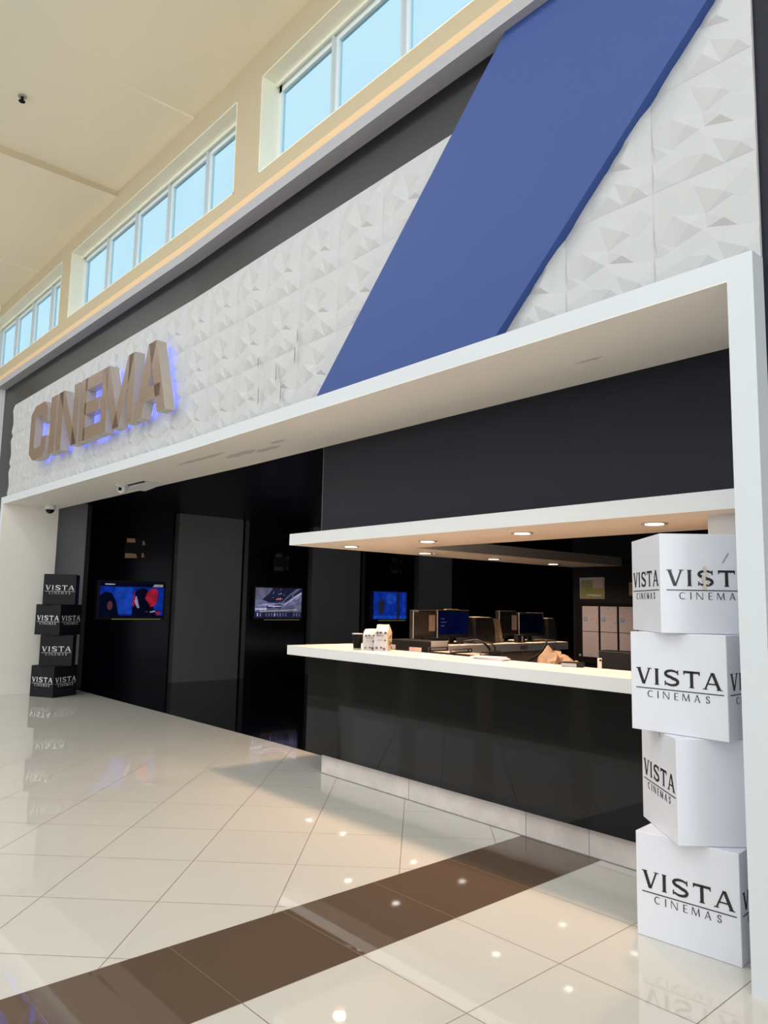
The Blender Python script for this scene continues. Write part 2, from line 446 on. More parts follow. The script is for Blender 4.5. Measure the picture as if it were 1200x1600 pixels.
# ------------------------------------------------------------------ facade
mb = MB()
mb.box(-13.35, -1.273, 3.262, 3.50, 2.96, 4.93, M_BAND); mb.box(-13.35, -12.68, 3.262, 3.5, 0, 2.96, M_BAND)
struct(mb.build('wall_facade_backing', world=True), 'dark charcoal wall band framing the white relief panels')
mb = MB(); mb.box(-46, -13.35, 3.124, 3.5, 0, 4.93, M_WHITE); struct(mb.build('wall_left_pier', world=True), 'white wall at the far left of the cinema front')
mb = MB(); mb.box(-1.2735, 6.0, 3.262, 3.5, 0, 4.93, M_FASCIA); struct(mb.build('wall_right_pier'), 'black wall to the right of the cinema front')
mb = MB()
mb.box(-12.68, -1.273, 3.154, 3.99, 2.934, 3.037, M_BEAM); mb.box(-12.564, -1.384, 3.1545, 3.99, 2.93, 2.934, M_BEAM_LIT)
mb.box(-12.68, -12.568, 3.154, 3.99, 0, 2.934, M_BEAM); mb.box(-12.568, -12.564, 3.1545, 3.99, 0, 2.93, M_BEAM_LIT)  # inner column face gets the lightened paint to look lit
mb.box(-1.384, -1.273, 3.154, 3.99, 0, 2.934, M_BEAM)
struct(mb.build('trim_2', world=True), 'white portal frame around the cinema opening')
# smudges on the soffit
mb = MB()
M_SMUDGE = mat('soffit_smudge', (.60, .60, .585), .6, noise=.2, nscale=9)
for (x, y, a, b) in ((-6.35, 3.60, .28, .05), (-5.95, 3.66, .22, .04), (-6.9, 3.45, .5, .035), (-5.6, 3.55, .12, .03), (-2.4, 3.62, .09, .015)):
    mb.face([(x + a * math.cos(t * math.pi / 8) * (1 + .25 * math.sin(3 * t)), y + b * math.sin(t * math.pi / 8) * (1 + .3 * math.cos(2.3 * t)), 2.9293) for t in range(16)], M_SMUDGE)
sm = mb.build('stain', world=True); struct(sm, 'faint grey smudges on the beam soffit')

# relief panels
motif = {'s1': (.51, .58, .25), 's2': (.70, .71, 1), 's3': (.78, .65, .7), 't1': (.52, .44, .35), 't2': (.69, .46, 1), 't3': (.79, .36, .25),
         'a1': (.21, .36, .2), 'a2': (.37, .52, 1), 'a3': (.48, .43, .45), 'l1': (.03, .47, .6), 'l2': (.17, .33, .3), 'l3': (.03, .31, .12), 'e6': (0, .47, .1), 'e7': (0, .31, .1),
         'A1': (.32, 0, .1), 'A2': (.54, .15, .95), 'A3': (.69, 0, .1), 'B1': (.74, 0, .1), 'B2': (.86, .11, .85), 'B3': (.95, 0, .1), 'C1': (.03, .13, .55), 'e8': (0, .13, .1), 'C2': (.26, 0, .1),
         'x1': (.22, .66, .85), 'x2': (.41, .90, .55), 'x4': (.84, .60, .35), 'x6': (.62, .93, .3), 'x7': (.88, .86, .8), 'x8': (.60, .28, .6), 'x9': (.33, .22, .45),
         'k00': (0, 0, .1), 'k10': (1, 0, .1), 'k01': (0, 1, .1), 'k11': (1, 1, .1), 'e1': (1, .31, .1), 'e2': (1, .47, .1), 'e3': (1, .13, .1), 'e4': (0, .75, .1), 'e5': (1, .75, .1),
         'f1': (.32, 1, .1), 'f2': (.69, 1, .1), 'f3': (.74, 1, .1), 'f4': (.95, 1, .1), 'f5': (.26, 1, .1)}
keys = list(motif); ix = {k: i for i, k in enumerate(keys)}
tri = [('s1', 's2', 's3'), ('t1', 't2', 't3'), ('a1', 'a2', 'a3'), ('l1', 'l2', 'l3'), ('A1', 'A2', 'A3'), ('B1', 'B2', 'B3'), ('C1', 'C2', 'k00')]
cedges = [(ix[a], ix[b]) for t in tri for a, b in ((t[0], t[1]), (t[1], t[2]), (t[2], t[0]))]
vo, eo, fo, ovi, _, _ = delaunay_2d_cdt([Vector(motif[k][:2]) for k in keys], cedges, [], 0, 1e-4)
hts = [max([motif[keys[o]][2] for o in ov] or [.3]) for ov in ovi]
mb = MB(); mi = mb.mi(M_RELIEF); REL = .027; G = .0015
for c in range(-1, 23):
    for r in range(3):
        x0 = -1.771 - c * .515; z0 = 3.04 + r * .5
        vv = []
        for v, h in zip(vo, hts):
            px = x0 + G + v.x * (.515 - 2 * G); pz = z0 + G + v.y * (.5 - 2 * G)
            vv.append(mb.bm.verts.new((px, 3.248 - h * REL, pz)))
        for f in fo:
            if len(f) == 3:
                try: mb.bm.faces.new([vv[i] for i in f]).material_index = mi
                except ValueError: pass
bmesh.ops.recalc_face_normals(mb.bm, faces=mb.bm.faces[:])
mb.box(-12.68, -1.2735, 3.246, 3.262, 3.037, 4.545, M_RELIEF)
for x, s in ((-12.68, 1), (-1.2735, -1)):
    bmesh.ops.bisect_plane(mb.bm, geom=mb.bm.verts[:] + mb.bm.edges[:] + mb.bm.faces[:], plane_co=(x, 0, 0), plane_no=(s, 0, 0), clear_inner=True)
# brown water stains running down some seams
M_STAIN = mat('water_stain', (.30, .25, .20), .7, noise=.3, nscale=20)
for x, z, h in ((-4.86, 3.40, .11), (-5.42, 3.49, .08), (-5.13, 3.3, .13), (-5.40, 3.16, .14), (-4.83, 3.56, .10), (-5.05, 3.12, .16)):
    mb.face([(x - .004, 3.2105, z), (x + .011, 3.2105, z + .03), (x + .005, 3.2115, z + h * 1.3), (x - .006, 3.2115, z + h * 1.1)], M_STAIN)
o = mb.build('relief_panelling', world=True)
tag(o, 'white faceted plaster relief panels covering the facade above the opening', 'wall panel')

# blue diagonal
mb = MB(); mb.prism([(-4.512, 3.037), (-2.745, 3.037), (-1.273, 4.51), (-1.273, 4.93), (-2.66, 4.93)], 1, 3.182, 3.266, M_BLUE)
tag(mb.build('blue_stripe'), 'wide slanted dark blue panel crossing the white relief wall', 'wall panel')

# ------------------------------------------------------------------ CINEMA letters
Z0, Z1 = 3.40, 4.185
HL = Z1 - Z0


def letter(ch, x0, x1, polys, label):
    root = thing('metal_letter', label, 'letter', (x0, 3.075, Z0), 0, 'bronze cinema letters')
    w = x1 - x0
    fm = MB()
    for p in polys: fm.prism([(q[0] * w, q[1] * HL) for q in p], 1, -.0015, .108, M_STEEL)
    # front faces mirror-polished
    fm.bm.normal_update()
    i = fm.mi(M_BRONZE)
    for f in fm.bm.faces:
        if all(abs(v.co.y + .0015) < 1e-5 for v in f.verts): f.material_index = i
    fm.build('letter_body', root)
    hb = MB()
    for p in polys:
        cx = sum(q[0] for q in p) / len(p); cz = sum(q[1] for q in p) / len(p)
        hb.prism([((cx + (q[0] - cx) * .68) * w, (cz + (q[1] - cz) * .9) * HL) for q in p], 1, .110, .114, M_HALO)
    hb.build('halo_light', root)
    for (a, b) in ((.18, .1), (.82, .1)):
        s = MB(); s.cyl((a * w, .125, b * HL), .006, .05, M_CHROME, axis=1, seg=8); s.build('standoff', root)


st = .30
S = lambda a, b, w, z0=0, z1=1: [(a, z0), (a + w, z0), (b + w, z1), (b, z1)]
Cp = [[(v.x, v.y) for v in q] for q in offset_poly([(.845, .63), (.845, .80), (.72, .895), (.30, .895), (.155, .79), (.155, .21), (.30, .105), (.72, .105), (.845, .2), (.845, .37)], [.27, .27, .22, .20, .27, .27, .20, .22, .27, .27])]
letter('C', -11.22, -10.50, Cp, 'bronze mirror metal letter C, leftmost of the wall letters')
letter('I', -10.385, -10.165, [S(0, 0, 1)], 'bronze mirror metal letter I, single bar right of the C')
letter('N', -10.10, -9.36, [S(0, 0, .24), S(.76, .76, .24), S(.72, .02, .26, .002, .998)], 'bronze mirror metal letter N between the I and the E')
letter('E', -9.29, -8.64, [S(0, 0, .29), S(.2, .2, .8, .001, .2), S(.2, .2, .70, .41, .60), S(.2, .2, .8, .8, .999)], 'bronze mirror metal letter E between the N and the M')
letter('M', -8.62, -7.74, [S(0, 0, .175), S(.825, .825, .175), S(.40, .01, .20, .002, .998), S(.40, .79, .20, .001, .997)], 'bronze mirror metal letter M between the E and the A')
letter('A', -7.69, -6.95, [S(0, .375, .25), S(.75, .375, .25, .001, .999), S(.18, .18, .64, .21, .39)], 'bronze mirror metal letter A, rightmost of the wall letters')

# ------------------------------------------------------------------ hall behind the opening
mb = MB(); mb.box(-16, 3, 3.99, 17, 3.09, 3.2, M_BLACK); struct(mb.build('ceiling_hall', world=True), 'black ceiling of the cinema hall')
mb = MB(); mb.box(-13.3, -5.4, 3.96, 4.0, 2.935, 3.2, M_BLACK); struct(mb.build('trim_3', world=True))
mb = MB(); mb.box(-13.2, -12.99, 3.99, 17, 0, 3.09, M_BLACK); struct(mb.build('wall_left', world=True), 'black left wall of the cinema hall')
mb = MB(); mb.box(-13.2, 3, 16.6, 16.9, 0, 3.09, M_BLACK); struct(mb.build('wall_back', world=True), 'black back wall of the cinema hall')
mb = MB(); mb.box(-5.71, 3.0, 8.2, 8.32, 0, 3.09, M_OFFICE); struct(mb.build('wall_office'), 'dark wall behind the ticket counter')
mb = MB(); mb.box(-1.384, -1.26, 3.99, 8.2, 0, 3.09, M_OFFICE); struct(mb.build('wall_right'), 'dark right wall behind the counter')
pil = [(4.0, 4.55, 'pilaster beside the white frame at the left end'), (6.235, 7.58, 'wide pilaster between the first and second wall screens'),
       (9.27, 10.57, 'pilaster between the second and third wall screens'), (12.37, 13.5, 'pilaster beyond the third wall screen')]
for k, (a, b, l) in enumerate(pil):
    mb = MB(); mb.box(-13.0, -12.83, a, b, .0, 3.09, M_PIER if k == 0 else M_PILAS)
    struct(mb.build('trim_%d' % (k + 4), world=True), 'dark grey ' + l)
niche = [(4.64, 6.2), (7.74, 9.22), (10.75, 12.3)]
for k, (a, b) in enumerate(niche):
    mb = MB(); mb.box(-12.99, -12.87, a - .09, a, 0, 3.09, M_STRIP); mb.box(-12.99, -12.95, a, b, .0, 3.09, M_NICHE)
    struct(mb.build('wall_niche_%d' % (k + 1), world=True), 'glossy black niche panel holding a wall screen')


# ------------------------------------------------------------------ wall screens
def tv(y0, y1, z0, z1, label, regions):
    """screen facing +x; regions: (polygon in 0..1 u,v, material); u runs along +y"""
    root = thing('wall_screen', label, 'television', (-12.93, y0, z0), 0, 'televisions in the hall niches')
    w, h = y1 - y0, z1 - z0
    b = MB(); b.box(-.04, .055, -.035, w + .035, -.045, h + .035, M_DARKP, .008); b.build('bezel', root)
    s = MB(); s.mi(regions[0][1])
    for n, (poly, m) in enumerate(regions):
        s.face([(.0565 + .0004 * n, u * w, v * h) for u, v in poly], m)
    s.build('screen', root)
    l = MB(); l.box(.054, .058, w * .2, w * .97, -.038, -.030, M_LED); l.build('status_line', root)
    return root


def rect(a, b, c, d): return [(a, c), (b, c), (b, d), (a, d)]


def ell(cx, cy, rx, ry, n=14, a0=0, a1=360): return [(cx + rx * math.cos(math.radians(a0 + (a1 - a0) * k / n)), cy + ry * math.sin(math.radians(a0 + (a1 - a0) * k / n))) for k in range(n)]


E_BLUE = emat('screen_blue', (.004, .022, .24), 1.0); E_BLUE2 = emat('screen_light_blue', (.010, .055, .42), .8)
E_BLK = emat('screen_black', (.002, .003, .012), 1); E_RED = emat('screen_red', (.33, .012, .03), .9)
E_SKIN = emat('screen_pale', (.28, .25, .42), .8); E_GREY = emat('screen_grey', (.10, .10, .17), 1.0); E_LITE = emat('screen_lilac', (.42, .40, .66), .9)
E_WHT = emat('screen_white', (.6, .6, .65), .6); E_ORG = emat('screen_orange', (.6, .13, .06), .9); E_DGREY = emat('screen_dark_slate', (.012, .015, .04), 1); E_MID = emat('screen_slate', (.13, .13, .26), 1)
E_SKINR = emat('screen_brown', (.10, .03, .04), .8)
full = rect(0, 1, 0, 1)
r1 = [(full, E_BLUE), (rect(0, 1, .88, 1), E_BLK), (rect(0, 1, 0, .05), E_BLK), (rect(.22, .5, .1, .86), E_BLUE2),
      ([(0, .05), (0, .62), (.08, .72), (.17, .70), (.24, .5), (.27, .3), (.30, .05)], E_BLK), (ell(.16, .33, .04, .13), E_SKINR),
      ([(.50, .05), (.52, .55), (.56, .80), (.64, .86), (.72, .82), (.80, .60), (.84, .30), (.90, .05)], E_BLK),
      ([(.50, .35), (.515, .6), (.53, .78), (.545, .5), (.53, .3)], E_RED),
      ([(.535, .45), (.55, .62), (.57, .60), (.60, .38), (.62, .28), (.59, .26), (.56, .34)], E_SKIN),
      ([(.70, .55), (.73, .72), (.79, .84), (.86, .86), (.90, .76), (.90, .50), (.86, .34), (.79, .30), (.76, .42)], E_RED),
      ([(.78, .16), (.86, .20), (.88, .16), (.80, .13)], E_SKIN), ([(.70, .14), (.74, .2), (.76, .16)], E_SKINR), (ell(.92, .12, .04, .05), E_RED),
      (rect(.07, .22, .925, .955), E_WHT), (rect(.82, .98, .90, .925), E_WHT), (rect(.84, .98, .94, .965), E_WHT)]
for k in range(7):
    a = math.radians(40 + k * 22); r1.append(([(.80, .45), (.80 + .105 * math.cos(a) - .003, .45 + .37 * math.sin(a)), (.80 + .105 * math.cos(a) + .003, .45 + .37 * math.sin(a))], E_SKINR))
tv(4.86, 6.03, 1.175, 1.78, 'wall television showing a dark figure with a red fan on blue, above the black boxes', r1)
r2 = [(full, E_GREY), ([(.14, .60), (.30, .84), (.36, 1), (.9, 1), (.72, .80), (.58, .55), (.44, .50), (.28, .52)], E_DGREY),
      ([(0, .35), (0, .60), (.16, .60), (.28, .52), (.44, .48), (.60, .50), (.74, .62), (1, .92), (1, .55), (.62, .36), (.3, .33)], E_MID),
      ([(.62, .58), (.78, .78), (.78, .70), (.62, .50)], E_DGREY), ([(.82, .80), (.98, 1), (1, .98), (1, .88), (.82, .72)], E_DGREY),
      ([(.62, .46), (.98, .88), (.99, .84), (.62, .42)], E_LITE), ([(.86, .64), (1, .88), (1, .84), (.88, .62)], E_WHT),
      ([(.44, .60), (.44, .64), (.55, .68), (.54, .64)], E_ORG),
      (rect(.24, .56, .33, .45), E_DGREY), (rect(.26, .55, .375, .41), E_LITE), (rect(.0, .24, .26, .33), E_LITE),
      ([(.1, .22), (.9, .30), (.9, .275), (.1, .20)], E_WHT), (rect(0, 1, 0, .2), E_DGREY)]
for k in range(16): r2.append((rect(.04 + k * .06, .065 + k * .06, .06, .17), random.choice((E_GREY, E_MID, E_LITE, E_DGREY))))
for k in range(14):
    x, y = random.uniform(.34, .66), random.uniform(.58, .97); r2.append((rect(x, x + .012, y, y + .02), E_LITE))
for k in range(6): r2.append(([(.05 + k * .03, .40 + k * .012), (.05 + k * .03, .415 + k * .012), (.4, .50 - k * .03), (.4, .49 - k * .03)], E_LITE))
tv(7.94, 9.07, 1.165, 1.77, 'wall television showing a greyish shopping mall interior, middle screen', r2)
r3 = [(full, E_BLUE), (rect(0, 1, 0, .12), E_BLUE2), (rect(.72, .80, 0, 1), E_DGREY), (rect(0, .06, 0, 1), E_BLK), (ell(.55, .75, .16, .2), E_BLUE2), (ell(.28, .45, .10, .3), E_DGREY), (rect(.9, .93, .3, .9), E_BLUE2)]
tv(10.95, 12.05, 1.15, 1.77, 'wall television with a plain blue picture, behind the popcorn bags', r3)


# dark round wall fittings with coloured front patches above the screens
def round_fitting(y, z, label, bright):
    root = thing('round_wall_fitting', label, 'wall fitting', (-12.95, y, z), 0)
    b = MB(); b.cyl((.06, 0, 0), .19, .12, M_BLACK, axis=0); b.build('housing', root)
    m = mat('tan_patch', (.42, .24, .13), .5) if bright else mat('patch_painted_dim', (.02, .018, .02), .4)  # dim copy: the low light is put into the patch colour
    for (a, c, w, h) in ((-.08, .13, .16, .075), (-.07, -.14, .22, .085), (.155, .10, .05, .08), (.15, -.12, .05, .08)):
        p = MB(); p.prism([(a - w / 2, c - h / 2), (a + w / 2, c - h / 2 + .01), (a + w / 2 - .02, c + h / 2), (a - w / 2, c + h / 2)], 0, .119, .126, m); p.build('front_patch', root)
    return root


round_fitting(5.42, 2.39, 'dark round fitting with tan patches above the red fan screen', True)
round_fitting(8.5, 2.30, 'dark round fitting with patches painted dim above the middle wall screen', False)
round_fitting(11.65, 2.38, 'dark round fitting with patches painted dim above the blue wall screen', False)

# ------------------------------------------------------------------ counter
root = thing('ticket_counter', 'L shaped ticket counter with white top and black glass front', 'counter', (-5.66, 4.0, 0), 0, None, False)
ox, oy = 5.66, -4.0


def cb(name, boxes, m, bev=0.):
    b = MB()
    for x0, x1, y0, y1, z0, z1 in boxes: b.box(x0 + ox, x1 + ox, y0 + oy, y1 + oy, z0, z1, m, bev)
    return b.build(name, root)


cb('countertop', [(-5.71, -1.39, 3.80, 4.27, 1.027, 1.11), (-5.71, -5.05, 4.27, 7.15, 1.027, 1.11)], M_CTOP, .003)
cb('front_panel', [(-5.655, -1.39, 4.0, 4.03, .172, 1.027)], M_GLASSBLK)
cb('side_panel', [(-5.655, -5.625, 4.03, 7.10, .172, 1.027)], M_GLASSBLK)
cb('plinth', [(-5.47, -1.39, 4.045, 4.20, 0, .172)], M_STONE)
cb('inner_worktop', [(-5.05, -1.39, 4.27, 4.95, .95, .98)], M_BEIGE)
cb('inner_panel', [(-5.13, -5.11, 4.95, 7.08, 0, 1.027)], M_BEIGE)
mb = MB()
for x in (-4.33, -3.2, -2.72): mb.box(x + ox - .0015, x + ox + .0015, .0435, .046, 0, .172, M_SCUFF_EDGE)
mb.box(ox - 5.47, ox - 1.39, .040, .046, 0, .006, M_SCUFF_EDGE)
mb.build('plinth_joint', root)
tag(root, group=None)

# ------------------------------------------------------------------ canopy over the counter
root = thing('counter_canopy', 'white L shaped canopy with downlights over the ticket counter', 'canopy', (-5.73, 3.8, 2.017), 0, None, False)
b = MB(); b.box(0, 5.73 - 1.384, 0, .905, .003, .103, M_WHITE); b.box(0, .74, .905, 4.39, .003, .103, M_WHITE)
b.box(.001, 5.73 - 1.385, .001, .904, 0, .003, M_UNDER); b.box(.001, .739, .904, 4.389, 0, .003, M_UNDER)
b.build('canopy_slab', root)
lights = [(-5.31, 4.34), (-4.34, 4.37), (-3.30, 4.29), (-2.31, 4.30), (-5.42, 5.35), (-5.44, 6.45), (-5.42, 7.5)]
lights = [(-5.32, 4.20), (-4.35, 4.23), (-3.31, 4.15), (-2.31, 4.16), (-5.37, 5.19), (-5.40, 6.27), (-5.42, 7.38)]
lp = []
for n, (x, y) in enumerate(lights):
    lab = ['leftmost recessed downlight near the canopy corner', 'second recessed downlight from the left along the canopy front', 'third recessed downlight along the canopy front above the monitors', 'rightmost recessed downlight along the canopy front by the white boxes',
           'recessed downlight nearest the front on the canopy side arm', 'middle recessed downlight on the canopy side arm', 'farthest recessed downlight on the canopy side arm'][n]
    r = thing('recessed_downlight', lab, 'light', (x, y, 2.017), 0, 'downlights in the canopy', False)
    t = MB(); t.cyl((0, 0, -.004), .078, .008, M_CHROME, seg=32, r2=.078); t.build('trim_ring', r)
    t = MB(); t.cyl((0, 0, -.0085), .055, .003, M_LAMP, seg=32); t.build('lens', r)
    l = bpy.data.lights.new('downlight_glow', 'AREA'); l.shape = 'DISK'; l.size = .1; l.energy = 14; l.color = (1, .64, .38); l.spread = math.radians(150)
    lo = bpy.data.objects.new('downlight_glow', l); COL.objects.link(lo); lo.location = (x, y, 2.0)
mb = MB(); mb.box(-5.495, -1.384, 3.99, 4.09, 2.12, 3.09, M_FASCIA); mb.box(-5.4975, -5.493, 3.988, 4.09, 2.12, 2.93, M_SCUFF_EDGE)  # grey strip on the left end paints in a lit edge
struct(mb.build('wall_fascia'), 'dark fascia above the counter canopy')
mb = MB(); mb.box(-1.9, -1.384, 3.99, 4.25, 1.11, 2.017, M_WHITE); struct(mb.build('wall_post'), 'white post between canopy and portal frame')


# ------------------------------------------------------------------ stacked boxes
KB = .463


def face_frame(k, side):
    """rotation for the wordmark: 0 front(-y), 1 right(+x), 2 back, 3 left(-x)"""
    a = side * math.pi / 2
    n = {0: (0, -k / 2 - .0006), 1: (k / 2 + .0006, 0), 2: (0, k / 2 + .0006), 3: (-k / 2 - .0006, 0)}[side]
    return a, n


logo_cache = {}


def stack_box(c, rz, level, body, ink, sides, label, cat, group, name='display_box', bent=False, thin=None):
    root = thing(name, label, cat, (c[0], c[1], level * KB), math.radians(rz), group, bent)
    b = MB(); b.box(-KB / 2, KB / 2, -KB / 2, KB / 2, .0006, KB - .0006, body, .0035)
    # folded lid seam
    b.build('box_body', root)
    for s in sides:
        if ink.name not in logo_cache:
            logo_cache[ink.name] = logo_mb(KB, ink, thin=thin).build('wordmark', None)
            lm = logo_cache[ink.name]
        else:
            lm = logo_cache[ink.name].copy(); COL.objects.link(lm)
        lm.parent = root
        a, n = face_frame(KB, s); lm.location = (n[0], n[1], KB / 2); lm.rotation_euler.z = a
    return root


WG, BG = 'white cinema boxes stacked by the right column', 'black cinema boxes stacked by the left column'
stack_box((-1.754, 3.551), 5.4, 0, M_BOXW, M_INK, (0, 1), 'white cinema box standing on the floor, bottom of the white stack', 'box', WG)
w2 = stack_box((-1.733, 3.556), -41.7, 1, M_BOXW, M_INK, (0, 3), 'white cinema box with a blank right face, second from the bottom of the white stack', 'box', WG)
stack_box((-1.753, 3.55), 1.1, 2, M_BOXW, M_INK, (0, 1), 'white cinema box facing forward, third from the bottom of the white stack', 'box', WG)
w4 = stack_box((-1.779, 3.56), -43.9, 3, M_BOXW, M_INK, (0, 1), 'scuffed white cinema box with torn patch, topmost of the white stack', 'box', WG)
# scuffs on the topmost box (its right face)
mb = MB(); x = KB / 2 + .0022


def blob(mb, x, cy, cz, ry, rz_, m, n=11):
    mb.face([(x, cy + ry * math.cos(2 * math.pi * k / n) * random.uniform(.6, 1.2), cz + rz_ * math.sin(2 * math.pi * k / n) * random.uniform(.6, 1.2)) for k in range(n)], m)


for (cy, cz, ry, rz_) in ((-.028, .300, .010, .016), (-.034, .255, .012, .020), (-.030, .215, .010, .020), (-.020, .277, .008, .010), (-.014, .235, .006, .014)): blob(mb, x, cy, cz, ry, rz_, M_SCUFF)
mb.build('torn_patch', w4)
mb = MB(); mb.face([(x, .050, .325), (x, .058, .330), (x, .084, .374), (x, .078, .372)], M_SCUFF_EDGE); mb.build('scratch', w4)
mb = MB(); y = -KB / 2 - .001
mb.face([(.02, y, KB - .004), (.03, y, KB - .030), (.034, y, KB - .03), (.028, y, KB - .004)], M_SCUFF_EDGE); mb.build('tear', w2)

sx, sy = -12.256 * .987, 3.99 * .987
ux, uy = .306, .952
stack_box((sx, sy), 27 - 1.5, 0, M_BOXB, M_INKW, (0, 1), 'black cinema box standing on the floor, bottom of the black stack', 'box', BG, bent=True)
stack_box((sx + ux * .03, sy + uy * .03), 64, 1, M_BOXB, M_INKW, (0,), 'black cinema box turned square to us, second from the bottom of the black stack', 'box', BG, bent=True)
stack_box((sx + ux * .005, sy + uy * .005), 30, 2, M_BOXB, M_INKW, (0, 1), 'black cinema box seen corner on, third from the bottom of the black stack', 'box', BG, bent=True)
stack_box((sx + ux * .02, sy + uy * .02), 64, 3, M_BOXB, M_INKW, (0,), 'black cinema box turned square to us, topmost of the black stack', 'box', BG, bent=True)

# ------------------------------------------------------------------ soffit fittings
r = thing('dome_camera', 'small white dome security camera with black dome at the left end of the soffit', 'camera', (-12.15, 3.72, 2.93))
b = MB(); b.cyl((0, 0, -.035), .075, .07, M_WHITE, seg=28); b.build('mount', r)
b = MB(); b.sphere((0, 0, -.068), .066, M_GLASSBLK, half='low'); b.build('dome', r)
r = thing('ball_camera', 'white ball security camera beside the slotted hatch on the soffit', 'camera', (-9.2, 3.62, 2.93))
b = MB(); b.cyl((0, 0, -.012), .075, .024, M_WHITE, seg=28); b.build('mount', r)
b = MB(); b.sphere((0, 0, -.055), .06, M_WHITE); b.build('ball', r)
b = MB(); b.cyl((.033, -.043, -.062), .022, .03, M_DARKP, axis=1, seg=16); b.build('lens', r)
r = thing('ceiling_hatch', 'hanging white hatch flap with dark slot on the soffit', 'hatch', (-8.95, 3.80, 2.93))
b = MB(); b.prism([(-.24, -.004), (.24, -.004), (.24, -.012), (-.24, -.05)], 1, -.11, .12, M_WHITE); b.build('flap', r)
b = MB(); b.prism([(-.25, -.001), (.25, -.001), (.25, -.014), (-.20, -.012)], 1, -.135, -.111, M_DARKP); b.build('slot', r)
r = thing('ceiling_sprinkler', 'small dark sprinkler on the cream mall ceiling', 'sprinkler', (-8.49, 1.94, 7.018))
b = MB(); b.cyl((0, 0, -.02), .016, .06, M_GREYP, seg=12); b.cyl((0, 0, -.052), .035, .006, M_GREYP, seg=12); b.build('sprinkler_head', r)
b = MB(); b.cyl((0, 0, .004), .045, .008, M_LITEP, seg=20); b.build('escutcheon', r)

# ------------------------------------------------------------------ things on and behind the counter
# popcorn bags
M_BAG = mat('bag_paper', (.55, .53, .52), .6, noise=.03)
M_BAGS = mat('bag_side', (.45, .35, .24), .6, noise=.05)
M_BLOT = mat('bag_print', (.13, .075, .06), .6)


def bag(loc, rz, w, d, h, label, fold):
    r = thing('popcorn_bag', label, 'paper bag', loc, rz, 'popcorn bags', False)
    b = MB(); im = b.mi(M_BAG); isd = b.mi(M_BAGS)
    bm = b.bm; lev = [(0, 1, 1), (h * .35, 1.03, 1.0), (h * .72, 1.0, .92), (h * .88, .94, .35), (h, .90, .06)]
    rings = []
    for z, a, c in lev:
        j = lambda s=.004: random.uniform(-s, s)
        pts = [(-w / 2 * a, -d / 2 * c), (0, -d / 2 * c - .006), (w / 2 * a, -d / 2 * c), (w / 2 * a - .012 * (z > h * .3), 0), (w / 2 * a, d / 2 * c), (0, d / 2 * c + .006), (-w / 2 * a, d / 2 * c), (-w / 2 * a + .012 * (z > h * .3), 0)]
        rings.append([bm.verts.new((p[0] + j(), p[1] + j() + fold * max(0, z - h * .72), z + (j() if z else 0))) for p in pts])
    for k in range(len(rings) - 1):
        for t in range(8):
            f = bm.faces.new((rings[k][t], rings[k][(t + 1) % 8], rings[k + 1][(t + 1) % 8], rings[k + 1][t])); f.material_index = isd if t in (2, 3, 6, 7) else im
    bm.faces.new(rings[0]); bm.faces.new(rings[-1])
    p = b
    rnd = random.Random(int(abs(loc[0]) * 1000))
    for k in range(7):
        cx, cz = [( -.25, .93), (.0, .90), (.28, .10), (-.3, .12), (.34, .42), (.05, .14), (.36, .72)][k]
        R_ = .008 + .006 * rnd.random()
        p.prism([(cx * w + R_ * math.cos(t * .785) * rnd.uniform(.6, 1.2), min(h * .70, cz * h) + R_ * math.sin(t * .785) * rnd.uniform(.6, 1.2)) for t in range(8)], 1, -d / 2 - .0085, -d / 2 + .002, M_BLOT)
    for k in range(6):
        cy = rnd.uniform(-.3, .3) * d; cz = rnd.uniform(.08, .68) * h; R_ = .010
        p.prism([(cy + R_ * math.cos(t * .785) * rnd.uniform(.6, 1.2), cz + R_ * math.sin(t * .785) * rnd.uniform(.6, 1.2)) for t in range(8)], 0, w / 2 + .001, w / 2 + .006, M_BLOT)
    q = b; sc = w * .55
    for ch, x0, x1 in (('V', .0, .2), ('I', .24, .3), ('S', .35, .52), ('T', .57, .76), ('A', .78, 1.0)):
        for g in glyph(ch, (x1 - x0) / .2, .26, .14, .07):
            q.prism([((x0 + v.x * .2 - .6) * sc, h * .56 + v.y * .2 * sc) for v in g], 1, -d / 2 - .0095, -d / 2 - .004, M_INKL)
    q.box(-.4 * sc, .3 * sc, -d / 2 - .0095, -d / 2 - .004, h * .42, h * .435, M_INKL)
    b.build('bag_body', r)
    return r


bag((-4.845, 4.06, 1.11), math.radians(38), .105, .10, .175, 'smaller crumpled printed popcorn bag beside the black cup', .1)
bag((-4.72, 4.09, 1.11), math.radians(30), .115, .115, .215, 'taller crumpled printed popcorn bag, right of the smaller bag', .1)
r = thing('drink_cup', 'black paper cup with a white lid, left of the popcorn bags', 'cup', (-4.95, 4.00, 1.11), 0, None, False)
b = MB(); b.cyl((0, 0, .065), .032, .125, mat('cup_black', (.004, .004, .005), .6, spec=.1, noise=.5, nscale=30), seg=24, r2=.042); b.build('cup_body', r)
b = MB(); b.cyl((0, 0, .131), .046, .010, M_LITEP, seg=24); b.build('lid', r)
b = MB(); b.cyl((0, 0, .006), .034, .012, M_LITEP, seg=24); b.build('base_rim', r)
r = thing('ticket_printer', 'low dark grey ticket printer behind the popcorn bags', 'printer', (-4.80, 4.56, .98), math.radians(4), None, False)
b = MB(); b.box(-.27, .24, -.10, .14, 0, .205, M_GREYP, .006); b.build('printer_body', r)
b = MB(); b.box(.0, .14, -.104, -.098, .115, .150, M_PINKP); b.box(.03, .1, -.106, -.1, .09, .11, M_DARKP); b.build('label_plate', r)
b = MB(); b.box(-.22, -.17, -.104, -.098, .12, .16, M_INKL); b.build('badge', r)
